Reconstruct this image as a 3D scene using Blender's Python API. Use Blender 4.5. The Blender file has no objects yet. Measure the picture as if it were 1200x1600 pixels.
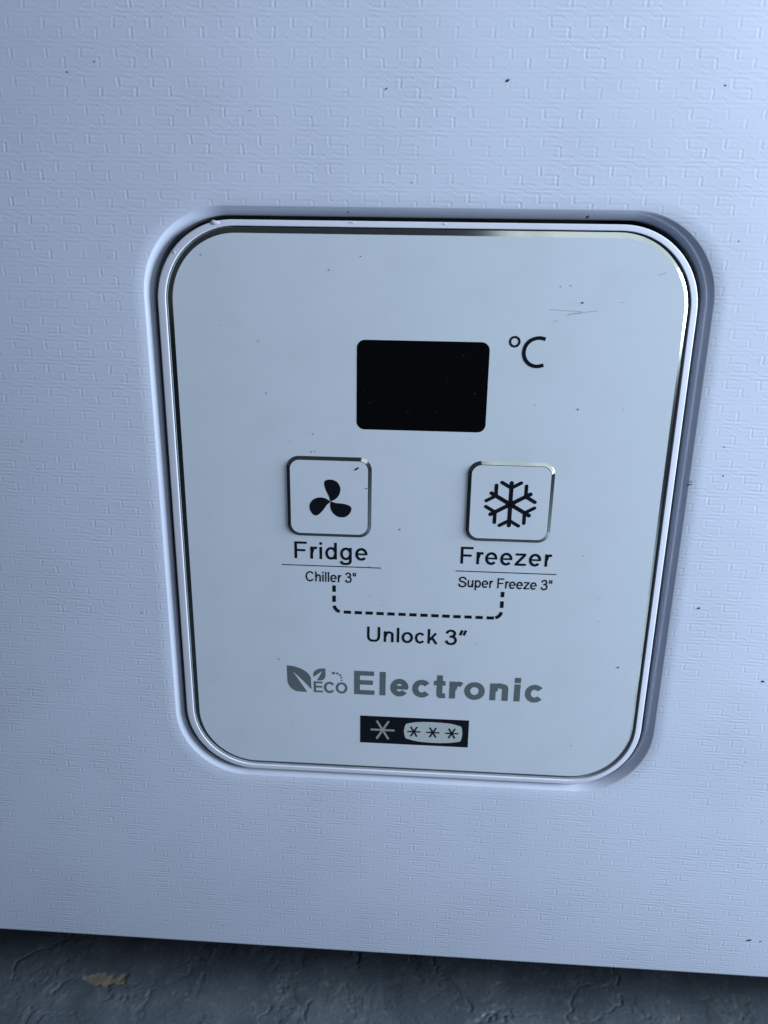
import bpy, bmesh, math, random
from mathutils import Vector, Matrix, noise

random.seed(7)
sc = bpy.context.scene
COL = sc.collection
MM = 0.001
Z0 = 0.2015            # height of the control panel's origin above the floor (m)
SKIN_H = -0.35          # skin plane, mm behind the glossy control face

# ------------------------------------------------------------------ camera
R = [[0.9980294599967583, -0.015013756430450142, 0.06092441297563572],
     [0.03297606318452017, 0.9515563830610047, -0.30570088176632565],
     [-0.053383295471797425, 0.3071075332415433, 0.9501763977235307]]
def cam_axis(row):                      # (right, down, into) -> world (X, Y, Z)
    return Vector((row[0], row[2], -row[1]))
right, down, fwd = cam_axis(R[0]), cam_axis(R[1]), cam_axis(R[2])
cam = bpy.data.cameras.new('camera')
cam.sensor_fit = 'VERTICAL'
cam.sensor_height = 36.0
cam.lens = 1220.0 / 1600.0 * 36.0
cam.clip_start = 0.005
cam.clip_end = 50
camo = bpy.data.objects.new('camera', cam)
COL.objects.link(camo)
M = Matrix((right, -down, -fwd)).transposed().to_4x4()
M.translation = Vector((0.76 * MM, -210.25 * MM, Z0 + 61.917 * MM))
camo.matrix_world = M
cam.dof.use_dof = True
cam.dof.focus_distance = 0.222
cam.dof.aperture_fstop = 22.0
sc.camera = camo

# ------------------------------------------------------------------ light
world = bpy.data.worlds.new('World')
sc.world = world
world.use_nodes = True
bg = world.node_tree.nodes['Background']
bg.inputs['Color'].default_value = (0.66, 0.76, 0.95, 1)
bg.inputs['Strength'].default_value = 0.085

def area_lamp(name, centre, half_a, half_b, power, color):
    """large soft rectangle of daylight; vectors are (right, up, front) in metres"""
    def V(p):
        return Vector((p[0], -p[2], p[1]))
    A, B = V(half_a), V(half_b)
    B = B - A * (A.dot(B) / A.dot(A))
    x, y = A.normalized(), B.normalized()
    z = x.cross(y)
    if z.dot(V(centre)) < 0:             # lamps shine along local -Z, towards the panel
        y = -y
        z = -z
    l = bpy.data.lights.new(name, 'AREA')
    l.shape = 'RECTANGLE'
    l.size, l.size_y = 2 * A.length, 2 * B.length
    l.energy = power
    l.color = color
    o = bpy.data.objects.new(name, l)
    COL.objects.link(o)
    m = Matrix((x, y, z)).transposed().to_4x4()
    m.translation = Vector((0, 0, Z0)) + V(centre)
    o.matrix_world = m
    return o
# daylight comes in low across the front from the right; a fainter, wider patch hangs above
area_lamp('daylight_right', (.75, .165, .16), (0, .17, .0), (-.06, 0, .13), 15.4, (0.79, 0.905, 1.0))
area_lamp('daylight_above', (.50, .26, .22), (0, .03, -.20), (.455, -.10, .0), 1.9, (0.84, 0.93, 0.98))

vs = sc.view_settings
vs.view_transform = 'Standard'
vs.look = 'None'
vs.exposure = 0
vs.gamma = 1
vs.use_curve_mapping = False

# ------------------------------------------------------------------ node helpers
class NT:
    def __init__(self, name):
        self.m = bpy.data.materials.new(name)
        self.m.use_nodes = True
        self.t = self.m.node_tree
        self.b = self.t.nodes['Principled BSDF']
    def n(self, kind, **kw):
        nd = self.t.nodes.new(kind)
        for k, v in kw.items():
            setattr(nd, k, v)
        return nd
    def link(self, a, b):
        self.t.links.new(a, b)
    def math(self, op, *a):
        nd = self.n('ShaderNodeMath', operation=op)
        for i, v in enumerate(a):
            if isinstance(v, (int, float)):
                nd.inputs[i].default_value = v
            else:
                self.link(v, nd.inputs[i])
        return nd.outputs[0]
    def smooth(self, v, lo, hi, a=0.0, b=1.0):
        nd = self.n('ShaderNodeMapRange', interpolation_type='SMOOTHSTEP')
        self.link(v, nd.inputs[0])
        for i, q in enumerate((lo, hi, a, b)):
            nd.inputs[i + 1].default_value = q
        return nd.outputs[0]
    def noise(self, vec, scale, detail=2.0, rough=0.5, out='Fac'):
        nd = self.n('ShaderNodeTexNoise')
        self.link(vec, nd.inputs['Vector'])
        nd.inputs['Scale'].default_value = scale
        nd.inputs['Detail'].default_value = detail
        nd.inputs['Roughness'].default_value = rough
        return nd.outputs[out]
    def mix(self, fac, c0, c1):
        nd = self.n('ShaderNodeMix', data_type='RGBA')
        self.link(fac, nd.inputs[0]) if not isinstance(fac, (int, float)) else None
        if isinstance(fac, (int, float)):
            nd.inputs[0].default_value = fac
        for i, c in ((6, c0), (7, c1)):
            if isinstance(c, tuple):
                nd.inputs[i].default_value = (*c, 1)
            else:
                self.link(c, nd.inputs[i])
        return nd.outputs[2]
    def set(self, **kw):
        for k, v in kw.items():
            k = k.replace('_', ' ')
            if isinstance(v, tuple):
                v = (*v, 1)
            self.b.inputs[k].default_value = v
        return self
    def obj(self):
        return self.n('ShaderNodeTexCoord').outputs['Object']
    def bump(self, h, strength, dist):
        nd = self.n('ShaderNodeBump')
        nd.inputs['Strength'].default_value = strength
        nd.inputs['Distance'].default_value = dist
        self.link(h, nd.inputs['Height'])
        self.link(nd.outputs[0], self.b.inputs['Normal'])

SKIN = (0.61, 0.68, 0.87)

def skin_material(name, emboss):
    k = NT(name)
    k.set(Roughness=0.46 if emboss else 0.16)
    if not emboss:
        k.b.inputs['Coat Weight'].default_value = 1.0
        k.b.inputs['Coat Roughness'].default_value = .12
    P = k.obj()
    # very faint grubbiness of the paint
    d = k.noise(P, 22, 3, 0.6)
    k.link(k.mix(k.smooth(d, .35, .75), SKIN, tuple(c * .93 for c in SKIN)), k.b.inputs['Base Color'])
    fine = k.noise(P, 1500, 1, .5)
    if emboss:
        sep = k.n('ShaderNodeSeparateXYZ')
        k.link(P, sep.inputs[0])
        w = k.n('ShaderNodeSeparateColor')
        k.link(k.noise(P, 190, 2, .6, 'Color'), w.inputs[0])
        x = k.math('ADD', sep.outputs[0], k.math('MULTIPLY', k.math('SUBTRACT', w.outputs[0], .5), .0011))
        z = k.math('ADD', sep.outputs[2], k.math('MULTIPLY', k.math('SUBTRACT', w.outputs[1], .5), .00075))
        u = k.math('DIVIDE', x, .0087)
        v = k.math('DIVIDE', z, .0064)
        t = k.math('MULTIPLY', k.math('FRACT', v), 3.0)
        tier = k.math('FLOOR', t)
        ft = k.math('FRACT', t)
        row = k.math('FLOOR', k.math('MULTIPLY', v, 3.0))
        sh = k.math('ADD', k.math('MULTIPLY', k.math('COMPARE', tier, 1.0, .1), .5),
                    k.math('MULTIPLY', k.math('COMPARE', tier, 2.0, .1), .25))
        us = k.math('ADD', u, sh)
        du = k.math('MULTIPLY', k.math('ABSOLUTE', k.math('SUBTRACT', k.math('FRACT', us), .5)), 8.7)
        def groove(d, core, rim, out):
            dip = k.smooth(d, 0, core, -1, 0)
            sh_ = k.math('MULTIPLY', k.smooth(d, core * .6, rim), k.smooth(d, rim, out, .75, 0))
            return k.math('ADD', dip, sh_)
        vert = groove(du, .40, .56, 1.1)
        # every vertical stroke has its own strength
        cell = k.n('ShaderNodeCombineXYZ')
        k.link(k.math('FLOOR', us), cell.inputs[0]); k.link(row, cell.inputs[1])
        wn = k.n('ShaderNodeTexWhiteNoise', noise_dimensions='2D')
        k.link(cell.outputs[0], wn.inputs['Vector'])
        vs_ = k.math('MULTIPLY_ADD', wn.outputs['Value'], .5, .55)
        isC = k.math('COMPARE', tier, 2.0, .1)
        vs_ = k.math('MULTIPLY', vs_, k.math('SUBTRACT', 1.0, k.math('MULTIPLY', isC, 1.0)))
        vert = k.math('MULTIPLY', vert, vs_)
        # bars between the tiers join the strokes into interlocking keys
        fu = k.math('FRACT', u)
        off = k.math('ABSOLUTE', k.math('SUBTRACT', fu, .5))
        v3 = k.math('ADD', k.math('MULTIPLY', v, 3.0), .5)
        db = k.math('MULTIPLY', k.math('ABSOLUTE', k.math('SUBTRACT', k.math('FRACT', v3), .5)), 2.133)
        bi = k.math('FLOOR', k.math('MULTIPLY', k.math('FRACT', k.math('DIVIDE', v3, 3.0)), 3.0))
        m_top = k.math('MULTIPLY', k.math('COMPARE', bi, 2.0, .1), k.smooth(off, .12, .17))
        m_mid = k.math('MULTIPLY', k.math('COMPARE', bi, 1.0, .1), k.smooth(fu, .50, .54, 1, 0))
        m_bot = k.math('MULTIPLY', k.math('COMPARE', bi, 0.0, .1), k.smooth(off, .33, .38, 1, 0))
        mask = k.math('ADD', m_top, k.math('ADD', m_mid, m_bot))
        bars = k.math('MULTIPLY', groove(db, .42, .56, 1.0), mask)
        dm = k.math('MULTIPLY', k.math('ABSOLUTE', k.math('SUBTRACT', ft, .5)), 2.133)
        om = k.math('ABSOLUTE', k.math('SUBTRACT', k.math('FRACT', k.math('ADD', u, .25)), .5))
        rib = k.math('MULTIPLY', groove(dm, .32, .44, .8), k.math('MULTIPLY', isC, k.smooth(om, .30, .36, 1, 0)))
        hs = k.smooth(k.noise(P, 120, 1, .5), .30, .65, .45, 1.15)
        hor = k.math('MULTIPLY', k.math('ADD', bars, k.math('MULTIPLY', rib, .6)), hs)
        h = k.math('ADD', k.math('MULTIPLY', vert, .70), hor)
        wear = k.smooth(k.noise(P, 45, 1, .5), .3, .7, .55, 1.0)
        h = k.math('MULTIPLY', h, wear)
        h = k.math('ADD', h, k.math('MULTIPLY', fine, .10))
        k.bump(h, 1.0, .000025)
    else:
        k.bump(fine, .5, .00001)
    return k.m

def plain(name, color, rough, metallic=0.0, coat=0.0, grime=0.0, spec=None, bump=None):
    k = NT(name)
    k.set(Roughness=rough, Metallic=metallic)
    k.b.inputs['Coat Weight'].default_value = coat
    k.b.inputs['Coat Roughness'].default_value = .06
    if spec is not None:
        k.b.inputs['Specular IOR Level'].default_value = spec
    P = k.obj()
    n = k.noise(P, 60, 5, .62)
    dark = tuple(c * (1 - grime) for c in color)
    k.link(k.mix(k.smooth(n, .42, .78), color, dark), k.b.inputs['Base Color'])
    if bump:
        k.bump(k.noise(P, bump[0], 3, .55), 1.0, bump[1])
    return k.m

M_SKIN = skin_material('embossed white coated steel', True)
M_LIP = skin_material('smooth white coated steel lip', False)
M_BODY = plain('white cabinet steel', (.55, .60, .68), .5, grime=.1)
M_RIM = plain('white moulded plastic rim', (.70, .74, .90), .38, grime=.08, bump=(900, .000006))
M_FACE = plain('milky acrylic control face', (.60, .675, .80), .20, coat=.3, grime=.05)
M_CHROME = plain('dark mirror edge', (.38, .415, .405), .12, metallic=1.0, grime=.25)
M_INK = plain('black print', (.006, .008, .013), .35, grime=.2, spec=.25)
M_GREY = plain('silver grey print', (.115, .145, .165), .35, grime=.12, spec=.3)
M_PALE = plain('pale print', (.46, .52, .57), .3, grime=.06)
M_STAR = plain('dull silver print', (.30, .32, .34), .4, grime=.1)
M_GLASS = plain('black display window', (.0025, .003, .004), .22, grime=.2, spec=.12)
M_GROOVE_SHADE = plain('painted groove shade', (.055, .065, .085), .7)  # shade of the groove put into the colour of its wall and floor
M_DUST = plain('dark lint', (.02, .022, .028), .9)
M_SCR = plain('fine scratch', (.34, .375, .43), .5)
M_UNDER = plain('unpainted underside', (.05, .05, .05), .8)
M_EDGE = plain('yellowed cut edge of skin', (.45, .42, .34), .5)

# ------------------------------------------------------------------ mesh helpers
def tag(o, label=None, cat=None, group=None, kind=None):
    for k, v in (('label', label), ('category', cat), ('group', group), ('kind', kind)):
        if v:
            o[k] = v
    return o

def make(name, verts, faces, mats, parent=None, midx=None, smooth=False, label=None):
    me = bpy.data.meshes.new(name)
    me.from_pydata(verts, [], faces)
    for m in (mats if isinstance(mats, (list, tuple)) else [mats]):
        me.materials.append(m)
    if midx:
        me.polygons.foreach_set('material_index', midx)
    if smooth:
        me.polygons.foreach_set('use_smooth', [True] * len(me.polygons))
    me.validate()
    me.update()
    o = bpy.data.objects.new(name, me)
    COL.objects.link(o)
    if parent:
        o.parent = parent
        o.matrix_parent_inverse = parent.matrix_basis.inverted()
    if label:
        o['label'] = label
    return o

def W(u, v, h=0.0):
    """panel millimetres (right, up, proud of the face) -> world metres"""
    return (u * MM, -h * MM, Z0 + v * MM)

NARC = 20
NEDGE = 10
def rloop(L, Rr, B, T, r):
    """rounded rectangle, counter clockwise seen from the front, constant count"""
    pts = []
    cs = [(Rr - r, B + r, -90), (Rr - r, T - r, 0), (L + r, T - r, 90), (L + r, B + r, 180)]
    for i, (cx, cy, a0) in enumerate(cs):
        for k in range(NARC + 1):
            a = math.radians(a0 + 90 * k / NARC)
            pts.append((cx + r * math.cos(a), cy + r * math.sin(a)))
        nx = cs[(i + 1) % 4]
        a1 = math.radians(nx[2])
        p, q = pts[-1], (nx[0] + r * math.cos(a1), nx[1] + r * math.sin(a1))
        for k in range(1, NEDGE):
            f = k / NEDGE
            pts.append((p[0] + (q[0] - p[0]) * f, p[1] + (q[1] - p[1]) * f))
    return pts

class LoopMesh:
    def __init__(self):
        self.v, self.f, self.mi, self.n = [], [], [], None
        self.last = None
    def loop(self, pts, h, mi=0, bridge=True):
        base = len(self.v)
        hs = h if isinstance(h, (list, tuple)) else [h] * len(pts)
        self.v += [W(p[0], p[1], q) for p, q in zip(pts, hs)]
        n = len(pts)
        if self.last is not None and bridge:
            for i in range(n):
                j = (i + 1) % n
                self.f.append((self.last + i, self.last + j, base + j, base + i))
                self.mi.append(mi)
        self.last, self.n = base, n
        return self
    def cap(self, mi=0, flip=False):
        ids = list(range(self.last, self.last + self.n))
        self.f.append(tuple(reversed(ids)) if flip else tuple(ids))
        self.mi.append(mi)
        return self

# ------------------------------------------------------------------ floor
def build_floor():
    def lines(lo, hi, step, out):
        a = []
        x = lo
        while x <= hi + 1e-9:
            a.append(x); x += step
        s, x, pre = step, lo, []
        while x > -out:
            s *= 1.6; x -= s; pre.append(max(x, -out))
        s, x, post = step, a[-1], []
        while x < out:
            s *= 1.6; x += s; post.append(min(x, out))
        return list(reversed(pre)) + a + post
    xs = lines(-.172, .150, .0005, 3.0)
    ys = lines(-.030, .045, .0005, 3.0)
    nx = len(xs)
    verts, chip = [], []
    N = noise.noise
    for y in ys:
        for x in xs:
            if -.2 < x < .18 and -.06 < y < .08:
                p = Vector((x * 1000, y * 1000, 0))
                wq = Vector((N(p * .09), N(p * .09 + Vector((40, 0, 0))), 0)) * 4.0
                q = p + wq
                base = N(p * .03) * .6 + N(p * .10) * .18
                # paint lifted and broken into small flakes
                z = base
                fq = N(Vector((q.x * .10, q.y * .085, 3.1))) + .55 * N(Vector((q.x * .27, q.y * .22, 7.7))) + .3 * N(p * .6)
                lift = max(0, N(q * .055 + Vector((9, 4, 1))) + .25)
                e = min(1, max(0, (fq - .12) / .10))
                z += .26 * e * lift
                e = min(1, max(0, (-fq - .30) / .06))
                z -= .28 * e * min(1, lift * 1.5)
                r2 = 1 - abs(N(Vector((q.x * .13 + q.y * .07, q.y * .12 - q.x * .05, 8.7))) + .25 * N(p * .5))
                r2 = max(0, (r2 - .90) / .10) ** 1.3
                z += .32 * r2 * max(0, N(q * .07 + Vector((1, 14, 6))) + .02)
                crack = 1 - abs(N(Vector((q.x * .05, q.y * .06, 21.3))) + .12 * N(p * .35))
                crack = max(0, (crack - .965) / .035)
                mc = min(1, max(0, N(q * .035 + Vector((3, 3, 3))) * 6))
                z += -.45 * crack * mc + N(p * .9) * .06
                # one chip of bare cement, tan coloured
                dx, dy = (p.x + 115.5) / 9.0, (p.y - 12.5) / 3.2
                e = dx * dx + dy * dy + N(p * .30 + Vector((5, 2, 5))) * 1.1
                c = 1.0 if e < .75 else 0.0
                for (sx, sy, sr) in ((-30, 16, .8), (35, 22, 1.0), (62, 9, .8), (100, 12, .8)):
                    d = math.hypot(p.x - sx, (p.y - sy) * 1.4) + N(p * .8) * 1.2
                    if d < sr:
                        c = max(c, .6)
                z -= .35 * c
                verts.append((x, y, z * MM))
                chip.append(c)
            else:
                verts.append((x, y, 0))
                chip.append(0)
    faces = []
    for j in range(len(ys) - 1):
        for i in range(nx - 1):
            a = j * nx + i
            faces.append((a, a + 1, a + 1 + nx, a + nx))
    k = NT('dark painted concrete')
    at = k.n('ShaderNodeAttribute', attribute_name='chip')
    P = k.obj()
    n1 = k.smooth(k.noise(P, 35, 6, .62), .3, .72)
    n2 = k.smooth(k.noise(P, 260, 4, .6), .52, .75)
    c = k.mix(n1, (.052, .068, .090), (.074, .094, .120))
    c = k.mix(k.math('MULTIPLY', n2, .35), c, (.17, .19, .20))
    c = k.mix(at.outputs['Fac'], c, (.155, .14, .115))
    k.link(c, k.b.inputs['Base Color'])
    k.link(k.smooth(n1, 0, 1, .42, .62), k.b.inputs['Roughness'])
    k.bump(k.noise(P, 900, 5, .65), .8, .00022)
    o = make('floor', verts, faces, k.m, smooth=True)
    a = o.data.attributes.new('chip', 'FLOAT', 'POINT')
    a.data.foreach_set('value', chip)
    tag(o, 'dark painted concrete floor with cracked and chipped paint', kind='structure')
build_floor()

# ------------------------------------------------------------------ freezer
freezer = bpy.data.objects.new('freezer', None)
freezer.location = (0, .25, 0)
freezer.empty_display_size = .1
COL.objects.link(freezer)
tag(freezer, 'white freezer with embossed front and rounded touch control panel', 'freezer')
bpy.context.view_layer.update()

SK_L, SK_R, SK_B, SK_T = -300.0, 330.0, -167.25, 560.0

def build_skin():
    lm = LoopMesh()
    o_out = (-75.7, 72.25, -96.6, 74.5, 22.4)        # where the lip starts to roll in
    o_in = (-73.4, 69.7, -94.6, 72.3, 20.7)         # the cut-out itself
    # wall of the cut-out, then the roll, then the flat sheet
    lm.loop(rloop(*o_in), SKIN_H - 7, 1)
    lm.loop(rloop(*o_in), SKIN_H - 2.75, 1)
    # steep slope with a small rounded shoulder: (fraction outwards, depth below the sheet)
    for f, dp in ((.03, 2.35), (.10, 2.1), (.30, 1.55), (.50, 1.08), (.66, .73), (.78, .48), (.88, .28), (.96, .13), (1.02, .05), (1.09, .006)):
        b = [o_in[j] + (o_out[j] - o_in[j]) * f for j in range(5)]
        pts = rloop(*b)
        hs = []
        for p in pts:
            w = ((p[0] + 1.5) / 74 + (p[1] + 11) / 86) / 2
            w = min(1, max(0, .5 + w * 1.2))
            hs.append(SKIN_H - dp * (.54 + .50 * w))
        lm.loop(pts, hs, 1)
    inner = rloop(*o_out)
    # flat sheet out to the edge of the cabinet
    b = (-79.0, 76.0, -100.5, 78.0, 25.5)
    mid = rloop(*b)
    lm.loop(mid, SKIN_H, 0)
    cx, cy = -1.5, -11.0
    def project(p, L, Rr, B, T):
        dx, dy = p[0] - cx, p[1] - cy
        t = min([(Rr - cx) / dx if dx > 0 else 1e9, (L - cx) / dx if dx < 0 else 1e9,
                 (T - cy) / dy if dy > 0 else 1e9, (B - cy) / dy if dy < 0 else 1e9])
        return (cx + dx * t, cy + dy * t)
    rad = .8
    outer = [project(p, SK_L + rad, SK_R - rad, SK_B + rad, SK_T - rad) for p in mid]
    # snap the nearest points onto the true corners
    for cxx, cyy in ((SK_L + rad, SK_B + rad), (SK_R - rad, SK_B + rad), (SK_R - rad, SK_T - rad), (SK_L + rad, SK_T - rad)):
        i = min(range(len(outer)), key=lambda q: (outer[q][0] - cxx) ** 2 + (outer[q][1] - cyy) ** 2)
        outer[i] = (cxx, cyy)
    lm.loop(outer, SKIN_H, 0)
    mx, my = (SK_L + SK_R) / 2, (SK_B + SK_T) / 2
    sx, sy = (SK_R - SK_L) / 2, (SK_T - SK_B) / 2
    for i in range(1, 5):
        a = math.radians(90 * i / 4)
        e = rad * math.sin(a)
        gx, gy = (sx - rad + e) / (sx - rad), (sy - rad + e) / (sy - rad)
        lm.loop([(mx + (p[0] - mx) * gx, my + (p[1] - my) * gy) for p in outer],
                SKIN_H - rad * (1 - math.cos(a)), 1)
    last = [(mx + (p[0] - mx) * gx, my + (p[1] - my) * gy) for p in outer]
    lm.loop(last, SKIN_H - 3.0, 2)
    # return flange
    ks = (sx - 12) / sx, (sy - 12) / sy
    lm.loop([(mx + (p[0] - mx) * ks[0], my + (p[1] - my) * ks[1]) for p in last], SKIN_H - 3.0, 2)
    o = make('front_panel', lm.v, lm.f, [M_SKIN, M_LIP, M_EDGE], freezer, lm.mi, smooth=True,
             label='blue white steel front embossed with a broken woven fret pattern')
    return o
front = build_skin()

def build_body():
    # cabinet box with a raised base so the underside floats above the floor, plus feet behind
    def box(bm, x0, x1, y0, y1, z0, z1):
        m = Matrix.Translation(((x0 + x1) / 2, (y0 + y1) / 2, (z0 + z1) / 2)) @ Matrix.Diagonal((x1 - x0, y1 - y0, z1 - z0, 1))
        bmesh.ops.create_cube(bm, size=1, matrix=m)
    bm = bmesh.new()
    box(bm, SK_L * MM + .002, SK_R * MM - .002, .0085, .55, Z0 + SK_B * MM + .003, Z0 + SK_T * MM - .002)
    bmesh.ops.bevel(bm, geom=bm.edges[:], offset=.001, segments=2, affect='EDGES')
    me = bpy.data.meshes.new('cabinet'); bm.to_mesh(me); bm.free()
    me.materials.append(M_UNDER)
    o = bpy.data.objects.new('cabinet', me); COL.objects.link(o)
    o.parent = freezer; o.matrix_parent_inverse = freezer.matrix_basis.inverted()
    first = None
    for x in (-.25, .28):
        for y in (.09, .50):
            if first is None:
                bm = bmesh.new()
                bmesh.ops.create_cone(bm, cap_ends=True, segments=24, radius1=.022, radius2=.014, depth=.031,
                                      matrix=Matrix.Translation((0, 0, .0155)))
                bmesh.ops.bevel(bm, geom=[e for e in bm.edges if abs(e.verts[0].co.z - e.verts[1].co.z) < 1e-6],
                                offset=.002, segments=2, affect='EDGES')
                first = bpy.data.meshes.new('foot'); bm.to_mesh(first); bm.free()
                first.materials.append(M_UNDER)
            f = bpy.data.objects.new('foot', first); COL.objects.link(f)
            f.parent = freezer; f.matrix_parent_inverse = freezer.matrix_basis.inverted()
            f.location = (x, y, 0)
build_body()

# --- bezel: the white moulded ring around the control face
def build_bezel():
    lm = LoopMesh()
    hi = -.15
    I = (-69.95, 66.7, -92.5, 69.75, 19.4)
    O = (-72.2, 68.45, -93.95, 71.25, 21.0)
    def between(f):
        return [I[j] + (O[j] - I[j]) * f for j in range(5)]
    lm.loop(rloop(*I), -6.0)
    lm.loop(rloop(*I), hi - .12)
    lm.loop(rloop(*between(.03)), hi - .03)
    lm.loop(rloop(*between(.07)), hi)
    lm.loop(rloop(*between(.12)), hi)
    lm.loop(rloop(*between(.50)), hi - .035)
    lm.loop(rloop(*between(.86)), hi - .075)
    lm.loop(rloop(*between(.91)), hi - .085)
    lm.loop(rloop(*between(.96)), hi - .14)
    lm.loop(rloop(*O), hi - .28)
    lm.loop(rloop(*O), hi - .62)
    lm.loop(rloop(*[O[0] + .12, O[1] - .12, O[2] + .12, O[3] - .12, O[4] - .1]), hi - .72, 1)  # from here down the wall is coloured dark, as shade in the groove
    lm.loop(rloop(*[O[0] + .12, O[1] - .12, O[2] + .12, O[3] - .12, O[4] - .1]), -8.4, 1)
    # small moulding flashes on the ring
    def lump(u, v, ru, rv, hh):
        b = len(lm.v)
        n = 10
        for ring, (s, q) in enumerate(((1, -.1), (.75, .6), (.35, .95))):
            for k in range(n):
                a = 2 * math.pi * k / n
                lm.v.append(W(u + ru * s * math.cos(a), v + rv * s * math.sin(a) * (1 + .25 * math.sin(3 * a + u)), hi + .02 + hh * q))
        for ring in range(2):
            for k in range(n):
                j = (k + 1) % n
                lm.f.append((b + ring * n + k, b + ring * n + j, b + ring * n + n + j, b + ring * n + n + k)); lm.mi.append(0)
        lm.f.append(tuple(b + 2 * n + k for k in range(n))); lm.mi.append(0)
    lump(-55.6, 70.45, 1.25, .55, .16)
    lump(-20.3, 70.9, .9, .16, .08)
    lump(3.2, 70.8, .4, .2, .08)
    lump(-66.7, 63.0, .25, .25, .12)
    # groove floor behind the ring, coloured dark to stand for its shade
    b = LoopMesh()
    b.loop(rloop(-76, 72.8, -97, 75, 23), -8.3)
    b.loop(rloop(*O), -8.3)
    base = len(lm.v)
    lm.v += b.v
    lm.f += [tuple(base + i for i in f) for f in b.f]
    lm.mi += [1] * len(b.f)
    make('bezel', lm.v, lm.f, [M_RIM, M_GROOVE_SHADE], freezer, lm.mi, smooth=True,
         label='narrow white plastic ring around the control face')
build_bezel()

# --- control face with its mirrored chamfer
FA = (-68.0, 65.25, -90.75, 68.0, 17.6)
CH = (-69.7, 66.3, -92.25, 69.45, 19.2)
lm = LoopMesh()
lm.loop(rloop(*FA), 0).cap()
face = make('control_face', lm.v, lm.f, [M_FACE], freezer, lm.mi,
            label='milky white glossy control face with black print')
lm = LoopMesh()
lm.loop(rloop(*CH), -4.5)
lm.loop(rloop(*CH), -.60)
lm.loop(rloop(*[c + (f - c) * .985 for c, f in zip(CH, FA)]), -.012)
lm.loop(rloop(*FA), -.004)
make('edge_trim', lm.v, lm.f, [M_CHROME], face, lm.mi, label='dark mirrored slanting edge of the control face')

# ------------------------------------------------------------------ print
class Ink:
    def __init__(self):
        self.v, self.f, self.k = [], [], 0
    def poly(self, pts, h=None):
        b = len(self.v)
        hh = self.h() if h is None else h
        self.v += [W(p[0], p[1], hh) for p in pts]
        self.f.append(tuple(range(b, b + len(pts))))
    base = .03
    def h(self):
        self.k += 1
        return self.base + .004 * (self.k % 6)
    def stroke(self, pts, w, closed=False, round_=False):
        pts = [Vector((p[0], p[1])) for p in pts]
        n = len(pts)
        hh = self.h()
        L, Rr = [], []
        for i, p in enumerate(pts):
            if closed:
                a, c = pts[i - 1], pts[(i + 1) % n]
            else:
                a, c = pts[max(i - 1, 0)], pts[min(i + 1, n - 1)]
            d0 = (p - a); d1 = (c - p)
            if d0.length < 1e-9: d0 = d1
            if d1.length < 1e-9: d1 = d0
            d0.normalize(); d1.normalize()
            t = (d0 + d1).normalized()
            nn = Vector((-t.y, t.x))
            cs = max(.5, abs(nn.dot(Vector((-d0.y, d0.x)))))
            o = nn * (w / 2 / cs)
            L.append(p + o); Rr.append(p - o)
        b = len(self.v)
        self.v += [W(q.x, q.y, hh + .0004 * i) for i, q in enumerate(L)] + [W(q.x, q.y, hh + .0004 * i) for i, q in enumerate(Rr)]
        m = n if closed else n - 1
        for i in range(m):
            j = (i + 1) % n
            self.f.append((b + i, b + n + i, b + n + j, b + j))
        if round_ and not closed:
            for p, q in ((pts[0], pts[1]), (pts[-1], pts[-2])):
                d = (p - q).normalized()
                a0 = math.atan2(d.y, d.x)
                self.poly([(p.x + w / 2 * math.cos(a0 + math.radians(t)), p.y + w / 2 * math.sin(a0 + math.radians(t)))
                           for t in range(-90, 91, 18)], hh)
    def ring(self, cx, cy, r0, r1, n=36):
        self.stroke([(cx + (r0 + r1) / 2 * math.cos(2 * math.pi * i / n), cy + (r0 + r1) / 2 * math.sin(2 * math.pi * i / n)) for i in range(n)], r1 - r0, closed=True)
    def build(self, name, mat, parent, label=None):
        # every face points at the viewer
        fs = []
        for f in self.f:
            a, b2, c = (Vector(self.v[f[i]]) for i in (0, 1, 2))
            s = 0
            for i in range(len(f)):
                p, q = self.v[f[i]], self.v[f[(i + 1) % len(f)]]
                s += p[0] * q[2] - q[0] * p[2]
            fs.append(f if s > 0 else tuple(reversed(f)))
        return make(name, self.v, fs, mat, parent, label=label)

def spline(pts, closed=False, per=8):
    P = [Vector(p) for p in pts]
    n = len(P)
    out = []
    rng = n if closed else n - 1
    for i in range(rng):
        if closed:
            p0, p1, p2, p3 = P[i - 1], P[i], P[(i + 1) % n], P[(i + 2) % n]
        else:
            p0, p1, p2, p3 = P[max(i - 1, 0)], P[i], P[i + 1], P[min(i + 2, n - 1)]
        for k in range(per):
            t = k / per
            out.append(.5 * ((2 * p1) + (p2 - p0) * t + (2 * p0 - 5 * p1 + 4 * p2 - p3) * t * t + (3 * p1 - p0 - 3 * p2 + p3) * t ** 3))
    if not closed:
        out.append(P[-1])
    return [(q.x, q.y) for q in out]

def arc(cx, cy, rx, ry, a0, a1, n=28):
    return [(cx + rx * math.cos(math.radians(a0 + (a1 - a0) * i / n)), cy + ry * math.sin(math.radians(a0 + (a1 - a0) * i / n))) for i in range(n + 1)]

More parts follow.
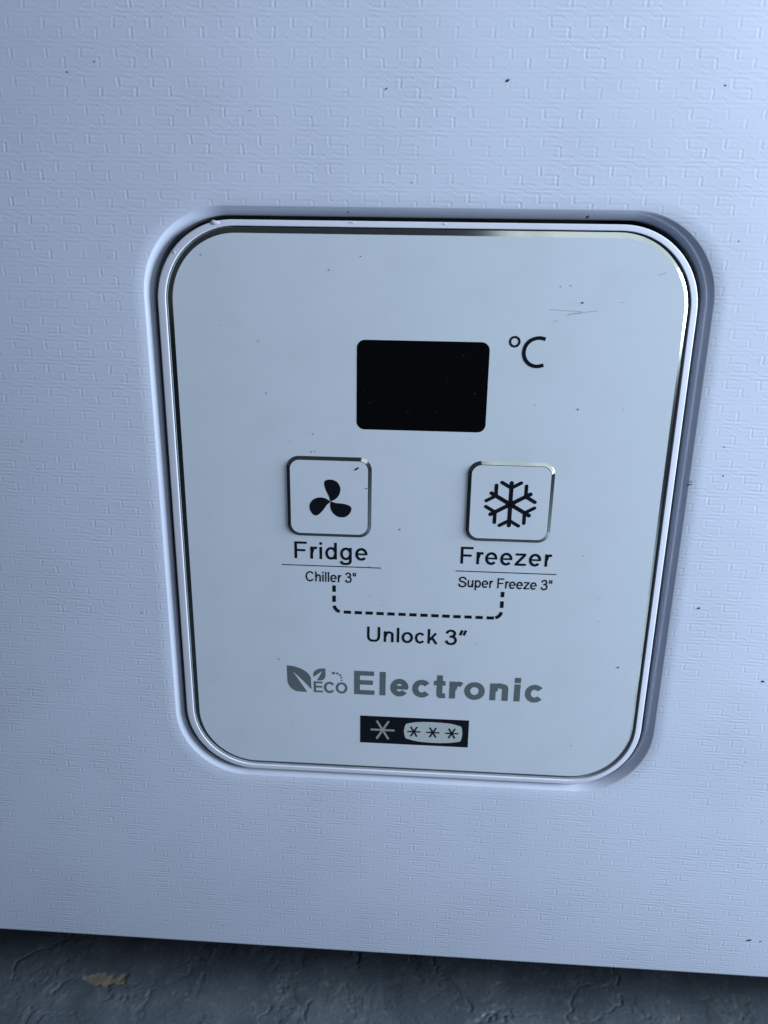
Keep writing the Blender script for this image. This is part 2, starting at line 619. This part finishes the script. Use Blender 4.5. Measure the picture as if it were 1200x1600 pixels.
def glyph(ch, w, bold=False):
    """grotesque letters, 1000 units to the em, cap height 716: list of (points, closed, width), advance"""
    h = w / 2
    q = w * .90                                       # slightly thinner horizontals
    X = 519
    s = []
    A = 556
    if ch == 'F':
        s = [([(80 + h, 0), (80 + h, 716)], 0, w), ([(80 + w, 716 - q / 2), (572, 716 - q / 2)], 0, q), ([(80 + w, 352), (515, 352)], 0, q)]
        A = 611
    elif ch == 'E':
        s = [([(76 + h, 0), (76 + h, 716)], 0, w), ([(76 + w, 716 - q / 2), (606, 716 - q / 2)], 0, q),
             ([(76 + w, 372), (576, 372)], 0, q), ([(76 + w, q / 2), (622, q / 2)], 0, q)]
        A = 667
    elif ch == 'r':
        A = 389 if bold else 333
        x = 66 + h
        e = A + 5
        s = [([(x, 0), (x, X)], 0, w),
             (spline([(x + h * .4, 270), (x + h * .5 + 18, 370), (x + 75, X - h * .9 - 22), (x + 145, X + 8 - h), (e - 55, X + 3 - h), (e - 10, X - 22 - h)]), 0, w * .95)]
    elif ch == 'i':
        A = 278 if bold else 222
        x = A / 2
        s = [([(x, 0), (x, X)], 0, w), ([(x, 716 - w * 1.05), (x, 716)], 0, w)]
    elif ch == 'l':
        A = 278 if bold else 222
        s = [([(A / 2, 0), (A / 2, 716)], 0, w)]
    elif ch in 'dg':
        x = 490 - h
        s = [(arc(263, 259, 263 - 34 - h, 271 - h, 0, 360, 44)[:-1], 1, w * .96)]
        if ch == 'd':
            s.append(([(x, 0), (x, 716)], 0, w))
        else:
            s.append(([(x, X)] + spline([(x, 40), (x - 3, -60), (x - 45, -140), (x - 130, -170), (260, -174), (160, -162), (95, -118), (82, -50)]), 0, w * .95))
    elif ch == 'p':
        x = 66 + h
        s = [(arc(293, 259, 229 - h, 271 - h, 0, 360, 44)[:-1], 1, w * .96), ([(x, -199), (x, X)], 0, w)]
    elif ch == 'e':
        r, ry = 240 - h, 271 - h
        s = [(arc(277, 259, r, ry, -2, 318, 44), 0, w), ([(277 - r, 262), (277 + r + h * .8, 262)], 0, q * .82)]
        if bold:
            s[0] = (arc(277, 259, r, ry, -2, 325, 44), 0, w)
    elif ch == 'o':
        A = 611 if bold else 556
        s = [(arc(A / 2, 259, A / 2 - 37 - h, 271 - h, 0, 360, 44)[:-1], 1, w)]
    elif ch == 'c':
        A = 556 if bold else 500
        s = [(arc(A * .5 + 6, 259, A * .5 - 28 - h, 271 - h, 38, 322, 36), 0, w)]
    elif ch == 'z':
        A = 500
        s = [([(42, X - q / 2), (452, X - q / 2)], 0, q), ([(28, q / 2), (470, q / 2)], 0, q), ([(82, q * .8), (400, X - q * .8)], 0, w * 1.02)]
    elif ch in 'hn':
        A = 611 if bold else 556
        x, y = 66 + h, A - 66 - h
        m = (x + y) / 2
        s = [([(x, 0), (x, 716 if ch == 'h' else X)], 0, w),
             (spline([(x + h * .6, 280), (x + 35 + h * .4, 400), (m - 20, X + 8 - h), (m + 75, X - h - 8), (y - 12, 410), (y, 310)]) + [(y, 0)], 0, w)]
    elif ch == 'u':
        x, y = 66 + h, 490 - h
        m = (x + y) / 2
        s = [([(y, 0), (y, X)], 0, w),
             ([(x, X)] + spline([(x, 210), (x + 14, 108), (m - 65, h - 2), (m + 15, h - 8), (y - 40, 115), (y - h * .6, 240)]), 0, w)]
    elif ch == 'k':
        A = 500
        x = 66 + h
        s = [([(x, 0), (x, 716)], 0, w), ([(x + h * .5, 172), (420, 519)], 0, w * .95), ([(232, 330), (452, 0)], 0, w * 1.02)]
    elif ch == 't':
        A = 333
        x = 90 + h
        s = [([(x, 690)] + spline([(x, 150), (x + 15, 75), (x + 75, h - 6), (320, h + 2)]), 0, w), ([(18, X - q / 2), (318, X - q / 2)], 0, q)]
    elif ch in 'C':
        A = 722
        s = [(arc(378, 358, 330 - h, 371 - h, 36, 322, 44), 0, w)]
    elif ch == 'O':
        A = 778
        s = [(arc(389, 358, 345 - h, 371 - h, 0, 360, 52)[:-1], 1, w)]
    elif ch == 'U':
        A = 722
        x, y = 78 + h, 644 - h
        s = [([(x, 716)] + spline([(x, 270), (x + 25, 140), (x + 110, 52), (361, h - 10), (y - 110, 52), (y - 25, 140), (y, 270)]) + [(y, 716)], 0, w)]
    elif ch == 'S':
        A = 667
        s = [(spline([(572, 500), (545, 600), (455, 668), (335, 682), (205, 655), (132, 585), (128, 495), (195, 425), (330, 380), (475, 335), (572, 260),
                      (580, 165), (515, 72), (400, 34), (318, 34), (180, 62), (105, 140), (82, 240)]), 0, w)]
    elif ch == '3':
        s = [(spline([(85, 530), (112, 612), (190, 668), (270, 676), (365, 648), (418, 570), (405, 480), (330, 410), (215, 388)]), 0, w),
             (spline([(215, 384), (330, 388), (428, 330), (468, 215), (430, 105), (345, 42), (262, 34), (160, 58), (95, 122), (76, 195)]), 0, w)]
    elif ch == '"':
        A = 355
        s = [([(105, 460), (105, 716)], 0, w * .9), ([(250, 460), (250, 716)], 0, w * .9)]
    elif ch == '\u2033':
        A = 420
        s = [([(70, 470), (165, 716)], 0, w * 1.05), ([(225, 470), (320, 716)], 0, w * 1.05)]
    elif ch == ' ':
        A = 278
    return s, A

def word(text, u0, u1, v, cap, weight, mat, label, bold=False, track=0, half_lift=0.0):
    """lettering from u0 (left ink edge) to u1 (right ink edge) on baseline v"""
    if not track:
        # spread the letters instead of stretching them where the line is loose
        wid = sum(glyph(ch, weight, bold)[1] for ch in text) - 110
        track = max(-12, min(60, ((u1 - u0) / (cap / 716 * 1.01) - wid) / (len(text) - 1)))
    segs, x = [], 0
    for ch in text:
        g, A = glyph(ch, weight, bold)
        for pts, closed, w in g:
            segs.append(([(p[0] + x, p[1]) for p in pts], closed, w))
        x += A + track
    lo = min(p[0] - (w / 2 if len(pp) != 2 or abs(pp[0][0] - pp[1][0]) < 1 else 0) for pp, c, w in segs for p in pp)
    hi = max(p[0] + (w / 2 if len(pp) != 2 or abs(pp[0][0] - pp[1][0]) < 1 else 0) for pp, c, w in segs for p in pp)
    sx, sy = (u1 - u0) / (hi - lo), cap / 716
    ink = Ink()
    for pts, closed, w in segs:
        # stroke in an even scale, then stretch sideways
        start = len(ink.v)
        ink.stroke([(p[0] * sy, p[1] * sy) for p in pts], w * sy, closed)
        for i in range(start, len(ink.v)):
            xx, yy, zz = ink.v[i]
            um = xx / MM / sy
            ink.v[i] = ((u0 + (um - lo) * sx) * MM, yy, zz + v * MM)
    return ink.build('lettering', mat, face, label)

word('Fridge', -36.85, -15.6, -21.0, 5.2, 104, M_INK, 'black word Fridge')
word('Freezer', 11.2, 37.4, -20.85, 5.2, 104, M_INK, 'black word Freezer')
word('Chiller 3"', -33.7, -18.9, -28.1, 3.15, 104, M_INK, 'small black words Chiller 3"')
word('Super Freeze 3"', 10.95, 37.8, -28.1, 3.15, 104, M_INK, 'small black words Super Freeze 3"')
word('Unlock 3\u2033', -15.5, 13.85, -46.85, 4.85, 104, M_INK, 'black words Unlock 3"')
word('Electronic', -19.3, 37.85, -65.05, 8.05, 152, M_GREY, 'bold grey word Electronic', bold=True, track=34)
word('ECO', -31.75, -21.4, -65.0, 3.75, 132, M_GREY, 'small grey letters ECO')

# degree sign and C
ink = Ink()
ink.ring(22.6, 42.05, .92, 1.5)
cpts = [(30.55, 42.85), (29.3, 43.12), (28.0, 43.0), (26.6, 42.35), (25.55, 41.1), (25.15, 39.35), (25.55, 37.7), (26.55, 36.5), (27.9, 35.88), (29.2, 35.8), (30.5, 36.15)]
ink.stroke(spline(cpts), .95)
ink.build('lettering', M_INK, face, 'black degree C sign beside the display')

# rules under Fridge and Freezer
for a, b, n in ((-40.7, -11.6, 'Fridge'), (10.0, 38.75, 'Freezer')):
    ink = Ink()
    ink.stroke([(a, -23.15), (b, -23.15)], .28)
    ink.build('underline', M_INK, face, 'thin black rule under ' + n)

# dashed bracket joining the two buttons
ink = Ink()
w = 1.0
ul, ur, vt, vb, r = -25.35, 23.85, -29.15, -37.6, 2.3
ink.stroke([(ul, vt), (ul, vt - 2.05)], w)
ink.stroke([(ul, vt - 3.25), (ul, vt - 5.3)], w)
ink.stroke(arc(ul + r, vb + r, r, r, 188, 254, 8), w)
ink.stroke([(ur, vt), (ur, vt - 1.7)], w)
ink.stroke([(ur, vt - 3.0), (ur, vt - 5.1)], w)
ink.stroke(arc(ur - r, vb + r, r, r, -8, -74, 8), w)
x = -22.45
step = (21.75 + 22.45 + 1.15) / 14
for i in range(14):
    ink.stroke([(x + i * step, vb), (x + i * step + step - 1.12, vb)], w)
ink.build('dashed_line', M_INK, face, 'black dashed bracket linking Fridge and Freezer')

# leaf emblem
ink = Ink()
def L1(px, py):                      # zoomed photo units -> mm on the face
    return (-39.95 + (px - 85) / 10 * .1955, -56.2 - (py - 92) / 10 * .2150)
up = spline([(85, 92), (190, 100), (300, 132), (400, 190), (458, 265)]) + [L for L in [(462, 360), (466, 455)]] + [(360, 345), (260, 250), (170, 178)]
lowr = [(85, 92), (170, 178), (240, 275), (320, 390), (398, 505)] + spline([(398, 505), (300, 503), (230, 498), (160, 460), (115, 410), (92, 350)]) + [(88, 220)]
def fan_fill(pts):
    bm = bmesh.new()
    vs_ = [bm.verts.new((*L1(*p), 0)) for p in pts]
    f = bm.faces.new(vs_)
    bmesh.ops.triangulate(bm, faces=[f], ngon_method='EAR_CLIP')
    bm.verts.index_update()
    b = len(ink.v)
    hh = ink.h()
    ink.v.extend(W(v.co.x, v.co.y, hh) for v in bm.verts)
    ink.f.extend(tuple(b + v.index for v in f.verts) for f in bm.faces)
    bm.free()
def dedupe(p):
    o = []
    for q in p:
        if not o or (abs(q[0] - o[-1][0]) + abs(q[1] - o[-1][1])) > 1e-4:
            o.append(q)
    return o
fan_fill(dedupe(up)); fan_fill(dedupe(lowr))
sm_up = spline([(505, 255), (506, 190), (560, 135), (620, 118), (688, 115)]) + [(640, 155), (560, 215)]
sm_lo = [(688, 115), (690, 180)] + spline([(690, 180), (685, 250), (655, 295), (610, 308), (560, 308)]) + [(600, 240), (645, 155)]
fan_fill(dedupe(sm_up)); fan_fill(dedupe(sm_lo))
for px, py, rr in ((818, 182, .46), (877, 185, .38), (920, 210, .34), (942, 247, .28), (944, 290, .24)):
    c = L1(px, py)
    ink.poly([(c[0] + rr * math.cos(t * math.pi / 8), c[1] + rr * math.sin(t * math.pi / 8)) for t in range(16)])
ink.build('leaf_emblem', M_GREY, face, 'grey emblem of two leaves and a curve of dots')

# star rating bar
ink = Ink()
ink.poly([(-17.4, -82.15), (16.22, -82.15), (16.22, -72.5), (-17.4, -72.5)], .03)
ink.build('star_rating_bar', M_INK, face, 'black bar with freezer star rating')
def star(ink, cx, cy, r, w, arms=(0, 60, 120), rx=1.0):
    for a in arms:
        c, s_ = math.cos(math.radians(a)), math.sin(math.radians(a))
        k = rx if a == 0 else 1.0
        ink.stroke([(cx - r * k * c, cy - r * k * s_), (cx + r * k * c, cy + r * k * s_)], w)
ink = Ink(); ink.base = .070
star(ink, -10.4, -77.3, 3.75, .68)
ink.build('star', M_STAR, face, 'large pale star on the black bar')
ink = Ink(); ink.base = .070
b = spline([(-3.1, -74.7), (0, -73.95), (5.2, -73.7), (10.5, -73.95), (13.85, -74.8)]) + spline([(14.05, -75.3), (14.3, -77.4), (14.0, -79.7)]) \
    + spline([(13.6, -80.2), (10, -80.85), (5.2, -81.05), (0.2, -80.75), (-3.1, -79.9)]) + spline([(-3.4, -79.4), (-3.75, -77.3), (-3.4, -75.2)])
ink.poly(b)
ink.build('badge', M_PALE, face, 'pale barrel shaped badge on the black bar')
for cx in (-.65, 5.25, 11.1):
    ink = Ink(); ink.base = .110
    star(ink, cx, -77.35, 2.0, .48)
    ink.build('star', M_INK, face)

# display
lm = LoopMesh()
lm.loop(rloop(-18.95, 16.2, 17.6, 41.75, 2.2), .0)
lm.loop(rloop(-18.95, 16.2, 17.6, 41.75, 2.2), .02)
lm.loop(rloop(-18.87, 16.12, 17.68, 41.67, 2.15), .05).cap()
make('display_window', lm.v, lm.f, [M_GLASS], face, lm.mi, label='unlit black rectangular display window')

# touch buttons: cap, slanting mirrored frame and icon
def button(L, Rr, B, T, label):
    rise = .55
    fw = 1.0
    inner = (L + fw, Rr - fw, B + fw, T - fw, 2.7)
    lm = LoopMesh()
    lm.loop(rloop(*inner), rise + .004).cap()
    cap_ = make('touch_button', lm.v, lm.f, [M_FACE], freezer, lm.mi, label=label)
    lm = LoopMesh()
    lm.loop(rloop(L - .05, Rr + .05, B - .05, T + .05, 3.55), -.02)
    lm.loop(rloop(L, Rr, B, T, 3.5), .015)
    lm.loop(rloop(L + fw * .85, Rr - fw * .85, B + fw * .85, T - fw * .85, 2.8), rise * .97)
    lm.loop(rloop(*inner), rise + .002)
    make('button_frame', lm.v, lm.f, [M_CHROME], cap_, lm.mi)
    return cap_, rise
b1, rise = button(-38.6, -14.65, -13.95, 9.6, 'square touch button with a fan icon')
ink = Ink(); ink.base = rise + .03
fc = (-26.2, -3.25)
blade = [(0, -4), (-16, -55), (-44, -110), (-62, -160), (-66, -200), (-50, -226), (-10, -236), (32, -232), (76, -208), (104, -160), (106, -115), (92, -72), (62, -34), (30, -14)]
for k in range(3):
    a = math.radians(-120 * k)
    pts = []
    for px, py in spline(blade, True, 6):
        x, y = px * .0263, -py * .0272
        pts.append((fc[0] + x * math.cos(a) - y * math.sin(a), fc[1] + x * math.sin(a) + y * math.cos(a)))
    bm = bmesh.new()
    f = bm.faces.new([bm.verts.new((*p, 0)) for p in pts])
    bmesh.ops.triangulate(bm, faces=[f], ngon_method='EAR_CLIP')
    bm.verts.index_update()
    base = len(ink.v); hh = ink.h()
    ink.v.extend(W(v.co.x, v.co.y, hh) for v in bm.verts)
    ink.f.extend(tuple(base + v.index for v in f.verts) for f in bm.faces)
    bm.free()
ink.build('button_icon', M_INK, b1, 'black three bladed fan')

b2, rise = button(12.15, 35.95, -13.7, 9.6, 'square touch button with a snowflake icon')
ink = Ink(); ink.base = rise + .03
sc_ = (24.25, -2.4)
for k in range(6):
    a = math.radians(90 + 60 * k)
    d = Vector((math.cos(a), math.sin(a))); n_ = Vector((-d.y, d.x))
    c = Vector(sc_)
    ink.stroke([c, c + d * 6.2], 1.12, round_=True)
    for s_ in (-1, 1):
        q = c + d * 4.75
        e = q + (d * .5 + n_ * s_ * .866) * 3.05
        ink.stroke([q, e], .98, round_=True)
ink.poly([(sc_[0] + 1.35 * math.cos(math.radians(60 * t)), sc_[1] + 1.35 * math.sin(math.radians(60 * t))) for t in range(6)])
ink.build('button_icon', M_INK, b2, 'black snowflake')

# specks of dust on the dark window
ink = Ink(); ink.base = .056
for u, v in ((-14.9, 25.3), (-15.4, 24.9), (-4.9, 22.4), (-5.3, 22.7), (-11.1, 27.2), (5.4, 32.2), (-6.0, 34.8), (12.9, 28.1), (2.6, 23.0), (-17.0, 28.3), (-8.2, 19.4), (9.3, 38.2)):
    r = random.uniform(.05, .13)
    ink.poly([(u + r * random.uniform(.6, 1.6) * math.cos(t * 1.0472), v + r * random.uniform(.6, 1.3) * math.sin(t * 1.0472)) for t in range(6)])
tag(ink.build('window_dust', plain('brownish dust', (.045, .04, .035), .9), face, 'faint dust on the black display window'), kind='stuff')

# ------------------------------------------------------------------ scratches, dust
ink = Ink(); ink.base = .02
for pts, w in (([(31.0, 50.4), (34.5, 50.2), (38.5, 50.05), (39.3, 49.95)], .13), ([(35.6, 48.9), (37.2, 49.55), (39, 49.75), (43.4, 50.25)], .13),
               ([(36.0, 49.35), (39.5, 49.6)], .1), ([(57.7, 59.3), (59.6, 60.0)], .12), ([(32.2, 47.3), (33.3, 47.7)], .13),
               ([(-11.2, -35.0), (-10.2, -34.7)], .1), ([(48.6, 52.4), (49.8, 52.6)], .12), ([(50.5, -30.2), (52.0, -30.0)], .1)):
    ink.stroke(pts, w)
tag(ink.build('scratches', M_SCR, face, 'faint hairline scratches near the upper right of the control face'), kind='stuff')

def build_dust():
    v, f = [], []
    def speck(u, w_, h, r, el=1.0, ang=0.0):
        b = len(v); n = 7
        ca, sa = math.cos(ang), math.sin(ang)
        for s, hh in ((1.0, 0.0), (.6, .5)):
            for k in range(n):
                a = 2 * math.pi * k / n
                rr = r * s * random.uniform(.7, 1.25)
                x, y = rr * el * math.cos(a), rr * math.sin(a)
                v.append(W(u + x * ca - y * sa, w_ + x * sa + y * ca, h + r * hh))
        for k in range(n):
            j = (k + 1) % n
            f.append((b + k, b + j, b + n + j, b + n + k))
        f.append(tuple(b + n + k for k in range(n)))
    skin = [(-83.7, 107.0), (68.0, 102.3), (-114.4, 11.4), (-21.3, 73.3), (67.1, 59.0), (76.3, 67.7), (101.1, -82.7), (-90.7, 104.7), (-110.7, 3.2), (80.4, 15.4), (109.7, -104.1), (-84.0, -40.7), (-45.6, 96.4), (-5.5, 80.4), (81.3, 7.4)]
    for u, w_ in skin:
        speck(u, w_, SKIN_H, random.uniform(.11, .22), random.uniform(1, 1.7), random.uniform(0, 3))
    for u, w_, r, el, a in ((16.9, 103.2, .28, 2.0, .5), (80.1, -32.1, .33, 1.5, .3), (72.5, 4.6, .16, 6, .1), (72.9, 5.4, .12, 5, -.1), (38.6, 72.9, .32, 1.8, .7),
                            (101.8, -54.8, .3, 2.2, -.5), (112.7, -151.5, .35, 3, .1), (116.5, -151.7, .2, 2, .0), (-12.1, 101.3, .14, 3.5, .8)):
        speck(u, w_, SKIN_H, r, el, a)
    for _ in range(60):
        u, w_ = random.uniform(-135, 120), random.uniform(-160, 118)
        if -78 < u < 75 and -100 < w_ < 77:
            continue
        speck(u, w_, SKIN_H, random.uniform(.04, .11), random.uniform(1, 2.2), random.uniform(0, 3))
    facep = [(39.2, 52.2, .3), (40.5, 24.6, .26), (-6.4, -11.1, .24), (-26.3, 59.2, .18), (-45.4, 40.8, .17), (-43.7, 26.9, .19), (-31.0, 15.9, .17), (-37.5, 13.6, .15), (33.3, 56.1, .15), (35.9, 56.4, .15),
             (59.3, -52.1, .32), (-42.3, -54.2, .2), (-39.0, -71.2, .14), (-31.5, 10.8, .2), (52.5, 24.9, .12)]
    for u, w_, r in facep:
        speck(u, w_, .01, r * .75, random.uniform(1, 1.5), random.uniform(0, 3))
    speck(-18.8, 6.5, .56, .26, 3.2, .6)
    speck(-16.0, .9, .56, .22, 1, 0)
    for _ in range(30):
        speck(random.uniform(-64, 62), random.uniform(-86, 64), .01, random.uniform(.05, .10), random.uniform(1, 2.5), random.uniform(0, 3))
    o = make('dust_specks', v, f, M_DUST)
    tag(o, 'dark lint specks scattered over the white front and control face', kind='stuff')
build_dust()
